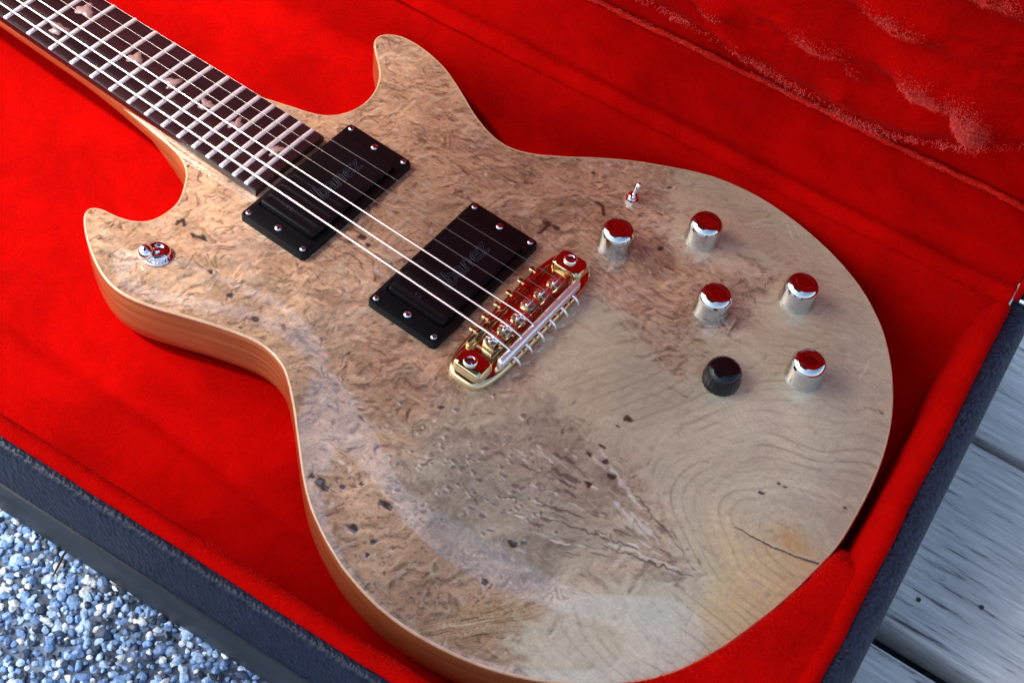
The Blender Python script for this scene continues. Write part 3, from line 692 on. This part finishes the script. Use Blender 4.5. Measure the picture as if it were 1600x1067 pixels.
def pickup(cx_, ringh, coverh, label):
    p = gchild(empty('pickup', (0, 0, 0))); p.location = (cx_*S, 0, 0); p['label'] = label
    hx, hy = 23.2, 47.2
    ring = link('mounting_ring', stack('mounting_ring', [(rrect(hx, hy, 2.6), -3.4), (rrect(hx, hy, 2.6), ringh-1), (rrect(hx-.35, hy-.35, 2.4), ringh-.25), (rrect(hx-1, hy-1, 2), ringh), (rrect(20.2, 36.2, 2.5), ringh+.3), (rrect(19.8, 35.8, 2.5), ringh-1.2)], M_black, False), M_black, p)
    for sx in (-1, 1):
        for sy in (-1, 1): screw(p, sx*19.6, sy*43.6, ringh+.05, 1.75, ang=random.uniform(0, 3))
    for sy in (-1, 1): screw(p, 0, sy*41.2, ringh+.15, 2.15, M_chrome, 1.3, random.uniform(0, 3))
    cov = link('cover', stack('cover', [(rrect(19.2, 35.2, 2.5), 0), (rrect(19.2, 35.2, 2.5), coverh-1.2), (rrect(18.85, 34.85, 2.4), coverh-.35), (rrect(18.1, 34.1, 2.1), coverh), (rrect(16.2, 32.4, 1.5), coverh+.03)], M_cover), M_cover, p)
    lt = link('lettering', outline_text('Ibanez', 15, .16), M_letter, cov); lt.rotation_euler = (0, 0, math.pi/2); lt.location = (2.5*S, 3*S, (coverh+.10)*S)
    sm = link('lettering', textmesh('V 2', 3.0, .06), M_letter, cov); sm.rotation_euler = (0, 0, 0); sm.location = (-3*S, -29*S, (coverh+.12)*S)
    return p
pickup(-121.45, 5.0, 9.2, 'neck pickup, black cover standing proud of its ring')
pickup(-30.66, 5.2, 8.0, 'bridge pickup, black cover in a black ring')

# bridge
br = gchild(empty('bridge')); br['label'] = 'gold bridge with six saddles'; br.location = (16*S, -1*S, 0)
lay = []
def lobed(sx, sy, grow=0):
    out = []
    for k in range(64):
        a = 2*math.pi*k/64; c, s_ = math.cos(a), math.sin(a)
        x = math.copysign(abs(c)**.55, c)*(sx+grow); y = math.copysign(abs(s_)**.45, s_)*(sy+grow)
        x *= 1-.0*abs(y)/sy; out.append((x, y))
    return out
link('base_plate', stack('base_plate', [(lobed(14.8, 54.5), -1.2), (lobed(15.0, 54.8), 1.5), (lobed(14.6, 54.3), 3.6), (lobed(13.6, 53.2), 4.6), (lobed(12.4, 51.8), 4.9)], M_gold), M_gold, br)
for sy in (-1, 1):
    e = stack('end_block', [([(x, y+sy*44.5) for x, y in rrect(9.6, 7.2, 4)], 4.5), ([(x, y+sy*44.5) for x, y in rrect(9.3, 6.9, 4)], 8.6), ([(x, y+sy*44.5) for x, y in rrect(8.3, 6.0, 3.6)], 9.8), ([(x, y+sy*44.5) for x, y in rrect(6.4, 4.4, 2.8)], 10.1)], M_gold)
    link('end_block', e, M_gold, br)
    st = link('stud', lathe('stud', [(3.7, 9.6), (3.9, 10.2), (3.9, 11.2), (3.4, 11.8), (2.2, 12.0), (2.1, 11.4)], 28), M_chrome, br); st.location = (-1*S, sy*45.5*S, 0)
    sl = link('slot', boxmesh('slot', -1.9, 1.9, -.45, .45, 11.2, 11.7, 0), M_black, st); sl.rotation_euler = (0, 0, .5)
for x0, x1, nm in ((-10.8, -8.6, 'front_rail'), (4.6, 6.6, 'rear_rail')):
    link(nm, boxmesh(nm, x0, x1, -36.2, 36.2, 4.6, 9.6 if nm == 'front_rail' else 10.4, .5), M_gold, br)
link('tail_bar', boxmesh('tail_bar', 8.8, 13.2, -36.5, 36.5, 4.4, 11.4, 2.1, 5), simple('satin_tail_bar', (.92, .91, .88), .30, .8), br)
SY = [-27.0, -16.2, -5.4, 5.4, 16.2, 27.0]
for k, y in enumerate(SY):
    sx = [-1.0, .2, 1.2, -.4, .8, 1.8][k]
    s_ = link('saddle', boxmesh('saddle', sx-3.0, sx+4.2, y-4.1, y+4.1, 5, 12.4, .45, 2), M_saddle, br)
    link('saddle_crest', boxmesh('saddle_crest', sx-.2, sx+1.4, y-3.6, y+3.6, 12.2, 13.6, .5, 3), M_saddle, s_)
    o = tube('adjuster_screw', [(-9.4, y, 8.2), (-14.2, y, 8.2)], [1.0, 1.0], 10, M_gold); o.parent = br
    o = tube('screw_head', [(-13.0, y, 8.2), (-14.8, y, 8.2)], [1.9, 1.9], 12, M_gold); o.parent = br
# strings
diam = [1.4, 1.15, .95, .44, .36, .30]
for k in range(6):
    y0 = SY[k]-1; sx = [-1.0, .2, 1.2, -.4, .8, 1.8][k]; y1 = -17.6+k*35.2/5; r = diam[k]/2
    zs = 13.6+r; xs_ = 16+sx+.6
    pts = [(xs_+12.2-sx, y0, 8.6), (xs_+9.5-sx, y0, 11.2+r), (xs_+4, y0, 12.4+r), (xs_, y0, zs), (xs_-3, y0, zs-.05)]
    for t in np.linspace(.05, 1, 14):
        x = xs_+( -632-xs_)*t; pts.append((x, y0+(y1-y0)*t, zs+(8.0-zs)*t+(-.6*math.sin(math.pi*t))))
    gchild(tube('string', pts, r, 10, M_string if k < 3 else M_plain))
    b_ = tube('string_end', [(29.5, y0, 8.6), (31.5, y0+.2, 7.6), (33.2, y0+.6, 5.4), (33.9, y0+.8, 3.2)], [.95, .9, .8, .6], 8, M_string); gchild(b_)

# knobs and switches
def at_body(o, x, y, tilt=True):
    z = float(top_z(x, y)); o.location = (x*S, y*S, z*S)
    if tilt:
        e = 3.0; n = Vector((-(float(top_z(x+e, y))-float(top_z(x-e, y)))/(2*e), -(float(top_z(x, y+e))-float(top_z(x, y-e)))/(2*e), 1)).normalized()
        o.rotation_euler = Vector((0, 0, 1)).rotation_difference(n).to_euler()
    o.parent = guitar; o.matrix_parent_inverse = Matrix.Translation(-Vector(guitar.location)); return o
kp = [(10.2, -.3), (10.3, .6), (10.0, 1.2), (9.95, 2), (9.6, 11.6), (9.45, 12.5), (8.9, 13.7), (8.1, 14.8), (7.3, 15.5), (6.6, 15.75), (6.3, 15.6), (3, 15.55)]
kme = lathe('knob', kp, 64)
for x, y in ((24.4, 77.6), (59.4, 116.2), (91, 75.0), (124.2, 113.6), (153.5, 69.8)):
    o = link('knob', kme, M_knob if not kme.materials else None); at_body(o, x, y)
# black knob with a knurled skirt
vs = []; fs = []; nk = 72; bp = [(10.0, -.2), (10.2, .8), (10.0, 5.5), (9.6, 8.6), (8.8, 10.8), (7.2, 12.2), (5, 12.8), (2, 13)]
for i, (r, z) in enumerate(bp):
    for k in range(nk):
        a = 2*math.pi*k/nk; q = r*(1+(.022*math.cos(a*24) if i < 5 else 0)); vs.append((q*math.cos(a), q*math.sin(a), z))
for i in range(len(bp)-1):
    for k in range(nk): fs.append((i*nk+k, i*nk+(k+1) % nk, (i+1)*nk+(k+1) % nk, (i+1)*nk+k))
fs.append(tuple((len(bp)-1)*nk+k for k in range(nk)))
o = link('knob', fixn(mesh('knob', vs, fs)), M_knobblk); o['label'] = 'black knob'; at_body(o, 120.3, 37.6)
# three-way toggle on the bass horn
tg = at_body(empty('toggle_switch'), -160.5, -94.2); tg['label'] = 'chrome toggle switch on the bass horn'
link('washer', lathe('washer', [(8.4, -.2), (8.4, .5), (8.0, .9), (6.2, 1.0)], 40), M_chrome, tg)
vs = []; fs = []; nk = 72
for i, (r, z) in enumerate([(6.9, .8), (7.0, 1.4), (7.0, 3.2), (6.4, 4.0), (4.6, 4.4), (3.6, 4.0)]):
    for k in range(nk):
        a = 2*math.pi*k/nk; q = r*(1+(.03*math.cos(a*24) if i in (0, 1, 2) else 0)); vs.append((q*math.cos(a), q*math.sin(a), z))
for i in range(5):
    for k in range(nk): fs.append((i*nk+k, i*nk+(k+1) % nk, (i+1)*nk+(k+1) % nk, (i+1)*nk+k))
fs.append(tuple(5*nk+k for k in range(nk)))
link('nut', fixn(mesh('nut', vs, fs), math.radians(50)), M_chrome, tg)
dv = Vector((-.30, -.84, .36)).normalized()
lv = tube('lever', [Vector((0, 0, 3))+dv*t for t in (0, 2, 3.2, 4.2, 5.4, 7.4, 9.4, 10.9, 11.4)], [2.4, 2.2, 2.3, 3.2, 4.2, 4.7, 4.2, 2.5, .6], 24, M_chrome, tg)
# mini switch
ms = at_body(empty('mini_switch'), 12.4, 113.6); ms['label'] = 'small chrome mini switch'
hexn = link('nut', stack('nut', [([(4.3*math.cos(math.pi*k/3), 4.3*math.sin(math.pi*k/3)) for k in range(6)], -.2), ([(4.3*math.cos(math.pi*k/3), 4.3*math.sin(math.pi*k/3)) for k in range(6)], 1.7), ([(3.7*math.cos(math.pi*k/3), 3.7*math.sin(math.pi*k/3)) for k in range(6)], 2.1)], M_chrome), M_chrome, ms)
link('bushing', lathe('bushing', [(2.9, 1.9), (2.9, 4.6), (2.4, 5.0), (1.6, 4.8)], 24), M_chrome, ms)
dv = Vector((.1, .35, .93)).normalized()
tube('lever', [Vector((0, 0, 3.5))+dv*t for t in (0, 4, 7, 8.6, 9.4)], [.9, 1.1, 1.5, 1.4, .5], 14, M_chrome, ms)

# ------------------------------------------------------------------ padding in the tail corner of the case, hugging the lower bout
i0 = int(np.argmin(np.hypot(OUT[:, 0]-168, OUT[:, 1]+143))); i1 = int(np.argmin(np.hypot(OUT[:, 0]-218.6, OUT[:, 1]+6)))
seg = OUT[i0:i1+1:2]; nseg = -INW[i0:i1+1:2]
rows = []
for p, nrm in zip(seg, nseg):
    pc = np.array([p[0]*cc+p[1]*cs, -p[0]*cs+p[1]*cc]); nc = np.array([nrm[0]*cc+nrm[1]*cs, -nrm[0]*cs+nrm[1]*cc])
    tx = (238.5-pc[0])/nc[0] if nc[0] > 1e-3 else 1e9; ty = (-217-pc[1])/nc[1] if nc[1] < -1e-3 else 1e9
    rows.append((pc, nc, min(tx, ty)))
rows = [rows[0]]*1+rows
sec_ = [(.0, -34), (.0, -14), (.0, -3), (.25, .8), (.9, 3.2), (2.2, 5.2), (4.5, 6.8), (8, 8.0)]
V = []
nr = len(rows)
for i, (pc, nc, T) in enumerate(rows):
    endf = sstep(0, 7, (nr-1-i)*1.0)            # the far end rounds down
    r_ = []
    for dd, z in sec_: q = pc+nc*(1.0+min(dd, T*.9)); r_.append((q, z))
    for t in (.35, .5, .65, .8, .92, 1.0):
        dd = max(8.0, 0)*(1-0)+0; dist = 8+(T-8)*t if T > 9 else T*(.9+.1*t); r_.append((pc+nc*(1.0+dist-1.0*t), 8.0+2.6*math.sin(math.pi*t*.5)))
    V.append([K(q[0], q[1], (z if z < -10 else -10+(z+10)*(1-(1-endf)**2*.75)) + (fbm(np.array(q[0]/16), np.array(q[1]/16), 3, 90)-.5)*1.8*(z > 0)) for q, z in r_])
# closing face at the far end
last = V[-1]; V.append([(x+.6, y+2.5, z-7) for x, y, z in last]); V.append([(x+.8, y+3.5, -46) for x, y, z in last])
V_PAD = [[list(map(float, c)) for c in r] for r in V]
child(grid('corner_padding', np.array(V_PAD), M_plush))

# ------------------------------------------------------------------ the lid, standing open on its hinge
lid = empty('lid', (0, 0, 0)); child(lid); lid['label'] = 'open lid lined with crushed red plush'
def lchild(o): o.parent = lid; return o
PHI = math.radians(79); sy_, sz_ = math.sin(PHI), math.cos(PHI); py_, pz_ = -math.cos(PHI), math.sin(PHI)
HY, HZ, DEP = 162.0, 11.0, 66.6; LY, LZ = HY+DEP*sy_, HZ+DEP*sz_
def LP(x, d, t): y = HY+d*sy_+t*py_; z = HZ+d*sz_+t*pz_; return x*cc-y*cs, x*cs+y*cc, z       # along the lid's side (d) and up its panel (t)
dsl = np.arange(-1, 68, 2.6); xsl = np.arange(-640, 237, 4.0)
X, Dd = np.meshgrid(xsl, dsl, indexing='ij')
T = (fbm(X/45, Dd/30, 3, 101)-.5)*3.4+(fbm(X/12, Dd/12, 3, 102)-.5)*1.0-.6*np.exp(-((Dd-1)/3.0)**2)+3.0*np.exp(-((Dd-6.5-3*fbm(X/60, Dd*0, 2, 103))/4.0)**2)
lchild(grid('side_lining', np.stack(LP(X, Dd, T), -1), M_plush))
# loose crushed cushion on the lid panel
bx = np.array([-640, -300, -120, -35, 9, 53, 108, 136, 182, 191, 240]); bz = np.array([36, 36, 34, 29, 25, 18, 11, 16, 36, 47, 90])
H = 396.0
xs_l = np.arange(-640, 237, 2.4); tsl = np.r_[np.linspace(0, 1, 9)*.05, np.linspace(.05, .5, 90)[1:], np.linspace(.5, 1, 45)[1:]]
X, Tt = np.meshgrid(xs_l, tsl, indexing='ij')
ze = np.interp(X, bx, bz)+(fbm(X/20, X*0, 3, 110)-.5)*5
Z = ze+(H-ze)*Tt
thick = 10*np.sqrt(np.clip((Z-ze)/12, 0, 1))*np.sqrt(np.clip((H-Z)/20, 0, 1))
puff = (fbm(X/60, Z/45, 3, 111)-.5)*5+(fbm(X/18, Z/14, 3, 112)-.5)*1.8; GS = np.zeros(X.shape)
for bx_, bz_, lx, lzz, am in [(13, 57, 12, 5, 9), (78, 71, 22, 6, 12), (100, 58, 9, 6, 8), (113, 112, 22, 7, 12), (141, 75, 20, 8, 13), (173, 66, 12, 15, 17), (30, 36, 12, 6, 6), (100, 34, 10, 8, 5), (-60, 100, 25, 9, 8), (20, 130, 30, 9, 10), (150, 160, 30, 10, 11), (60, 170, 28, 9, 10)]:
    dx = (X-bx_)+(Z-bz_)*.35; g_ = np.exp(-(dx/lx)**2-((Z-bz_)/lzz)**2); puff = puff+am*g_+g_*6*(fbm(X/5, Z/4, 3, 113)-.5); GS = GS+g_*am/12; puff = puff-am*.35*np.exp(-(dx/lx/1.6)**2-((Z-bz_+2.1*lzz)/lzz/1.3)**2)
cr_ = fbm(X/11+1.5*fbm(X/20, Z/20, 2, 117), Z/8, 3, 115); puff += 1.3*(np.abs(cr_-.5)*-4+.6)*sstep(.42, .66, fbm(X/34, Z/26, 2, 114))
off_ = thick+puff*np.clip((Z-ze)/12, 0, 1)*np.clip((H-Z)/12, 0, 1)
LCV = np.stack(LP(X, DEP-2-off_, Z), -1)
lchild(grid('lid_cushion', LCV, M_plush_lid))
lf = lambda o: lchild(o)
sN = np.array([-(-sy_*cs)*-1, 0, 0]); nS = np.array(LP(0., -1., 0.))-np.array(LP(0., 0., 0.)); eX = np.array(LP(1., 0., 0.))-np.array(LP(0., 0., 0.)); eT = np.array(LP(0., 0., 1.))-np.array(LP(0., 0., 0.))
for mat_, nfib, pw, w_ in ((M_fuzz, 20000, 2.5, .10), (M_fuzz_glint, 26000, 5.0, .10)):
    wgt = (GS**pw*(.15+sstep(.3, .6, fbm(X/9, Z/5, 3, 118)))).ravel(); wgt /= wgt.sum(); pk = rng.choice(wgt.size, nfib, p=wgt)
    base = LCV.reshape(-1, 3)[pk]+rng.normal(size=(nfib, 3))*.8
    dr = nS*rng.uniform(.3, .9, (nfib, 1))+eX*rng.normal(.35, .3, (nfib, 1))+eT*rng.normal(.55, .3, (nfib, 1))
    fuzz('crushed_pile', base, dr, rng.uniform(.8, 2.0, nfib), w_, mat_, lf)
ex_ = rng.uniform(-300, 205, 5200); ez_ = np.interp(ex_, bx, bz); kk = sstep(.4, .62, fbm(ex_/16, ex_*0, 3, 119))
ok_ = rng.random(5200) < .25+.75*kk; ex_ = ex_[ok_]; ez_ = ez_[ok_]; n_ = len(ex_)
bse = np.stack(LP(ex_, DEP-6-rng.uniform(0, 5, n_), ez_+rng.uniform(-1, 3, n_)), -1)
fuzz('pile_fringe', bse, nS*rng.uniform(.3, 1, (n_, 1))+eX*rng.normal(0, .5, (n_, 1))-eT*rng.normal(.2, .4, (n_, 1)), rng.uniform(.8, 2.0, n_), .11, M_fuzz_glint, lf)
def L3(x, d, t): return LP(x, d, t)
lchild(link('panel_lining', boxmesh('panel_lining', -650, 236, DEP, DEP+2.5, -1, 400, 0, 1, L3), M_plush))
lchild(link('lid_shell', boxmesh('lid_shell', XL, 252, DEP+2.8, DEP+9, -9, 410, 2, 3, L3), M_tolex))
lchild(link('lid_side_shell', boxmesh('lid_side_shell', XL, 251, 22, DEP+2.6, -9, -3.2, 1, 2, L3), M_tolex))
lchild(link('lid_top_side', boxmesh('lid_top_side', XL, 251, 6, DEP+2.6, 401, 410, 2, 3, L3), M_tolex))
lchild(link('lid_end_wall', boxmesh('lid_end_wall', 240.5, 251.5, 6, DEP+2.6, -3, 400, 2, 3, L3), M_tolex))
lchild(link('lid_end_lining', boxmesh('lid_end_lining', 236.6, 240.3, 4, DEP+2.4, -1, 400, 1.5, 3, L3), M_plush))
def piping(d0, t0, r, seed, x0=-640, x1=236):
    pts = []; rr_ = []
    for x in np.arange(x0, x1, 2.0):
        pts.append(LP(x, d0+(float(fbm(np.array(x/30), np.array(0.), 2, seed))-.5)*3, t0+(float(fbm(np.array(x/9), np.array(3.), 3, seed))-.5)*1.6))
        rr_.append(r*(.6+.9*float(fbm(np.array(x/4.), np.array(1.), 3, seed+2))))
    lchild(tube('piping', pts, rr_, 8, M_piping))
piping(DEP-4.5, 3.0, 1.6, 120)
px_ = rng.uniform(-300, 236, 5000); kk = sstep(.38, .6, fbm(px_/14, px_*0, 3, 130)); px_ = px_[rng.random(5000) < .2+.8*kk]; n_ = len(px_)
fuzz('pile_fringe', np.stack(LP(px_, DEP-5+rng.normal(0, .9, n_), 4.0+rng.normal(0, .7, n_)), -1), nS*rng.uniform(.1, .9, (n_, 1))+eX*rng.normal(0, .6, (n_, 1))+eT*rng.uniform(.1, .8, (n_, 1)), rng.uniform(.7, 1.6, n_), .11, M_fuzz_glint, lf)
# nap standing up along the front roll, the end roll and the corner padding
cf_ = lambda o: child(o)
n_ = 6500; fx_ = rng.uniform(-200, 160, n_); kk = sstep(.36, .6, fbm(fx_/12, fx_*0, 3, 131))*sstep(-170, 20, fx_); fx_ = fx_[rng.random(n_) < .12+.88*kk]; n_ = len(fx_)
fy_ = rng.uniform(-215.5, -208, n_); fz_ = 14.0-((fy_+211.8)/5.5)**2*3
fuzz('roll_nap', np.stack(K(fx_, fy_, fz_), -1), np.c_[rng.normal(0, .5, n_), rng.normal(.25, .5, n_), rng.uniform(.3, 1, n_)], rng.uniform(.6, 1.3, n_), .10, M_fuzz, cf_)
PADV = np.array(V_PAD); n_ = 5200; ii = rng.integers(2, PADV.shape[0]-2, n_); jj = rng.choice([2, 3, 4, 5, 6, 7], n_, p=[.12, .26, .24, .18, .12, .08])
bp_ = PADV[ii, jj]*.5+PADV[np.clip(ii+1, 0, PADV.shape[0]-1), jj]*.5+rng.normal(size=(n_, 3))*.6
kk = sstep(.36, .6, fbm(bp_[:, 0]/9, bp_[:, 1]/9, 3, 132)); sel = rng.random(n_) < .15+.85*kk; bp_ = bp_[sel]; n_ = len(bp_)
fuzz('padding_nap', bp_, np.c_[rng.normal(.2, .5, n_), rng.normal(-.2, .5, n_), rng.uniform(.3, 1, n_)], rng.uniform(.6, 1.6, n_), .10, M_fuzz, cf_)
# hinge at the tail corner
hg = empty('hinge'); child(hg)
link('leaf', boxmesh('leaf', 242, 252, 168, 180, 10.6, 11.8, .4, 2, K), M_chrome, hg)
tube('knuckle', [K(240.5, 167, 13), K(255, 167, 13)], 2.2, 14, M_chrome, hg)
link('rivet', lathe('rivet', [(1.8, 0), (1.6, .8), (.8, 1.2)], 14), M_steel, hg).location = [c*S for c in K(248, 175, 12)]

# ------------------------------------------------------------------ small thing on the gravel
def at3(u, v, z): return (*at(u, v, z), z)
tw = tube('twig', [at3(105, 857, -56.4), at3(98, 869, -55.8), at3(90, 886, -56.0), at3(82, 900, -56.8)], [.5, .7, .65, .4], 8, simple('dark_twig', (.02, .016, .014), .7))
tag(tw, 'thin dark twig lying on the pebbles near the case', 'twig')
# screw heads sunk in the deck board
for u, v in ((1435.6, 936), (1534, 948)):
    x, y, z = at3(u, v, -61.6)
    o = link('screw', lathe('screw', [(1.2, -1), (1.3, .0), (1.1, .15), (.4, .1)], 16), simple('rusty_screw', (.03, .022, .02), .6, .4))
    pl = [p for p in bpy.data.objects['wooden_deck'].children if p.name.startswith('plank')][3]
    bpy.context.view_layer.update()
    o.parent = pl; o.matrix_parent_inverse = pl.matrix_world.inverted(); o.location = (x*S, y*S, z*S)
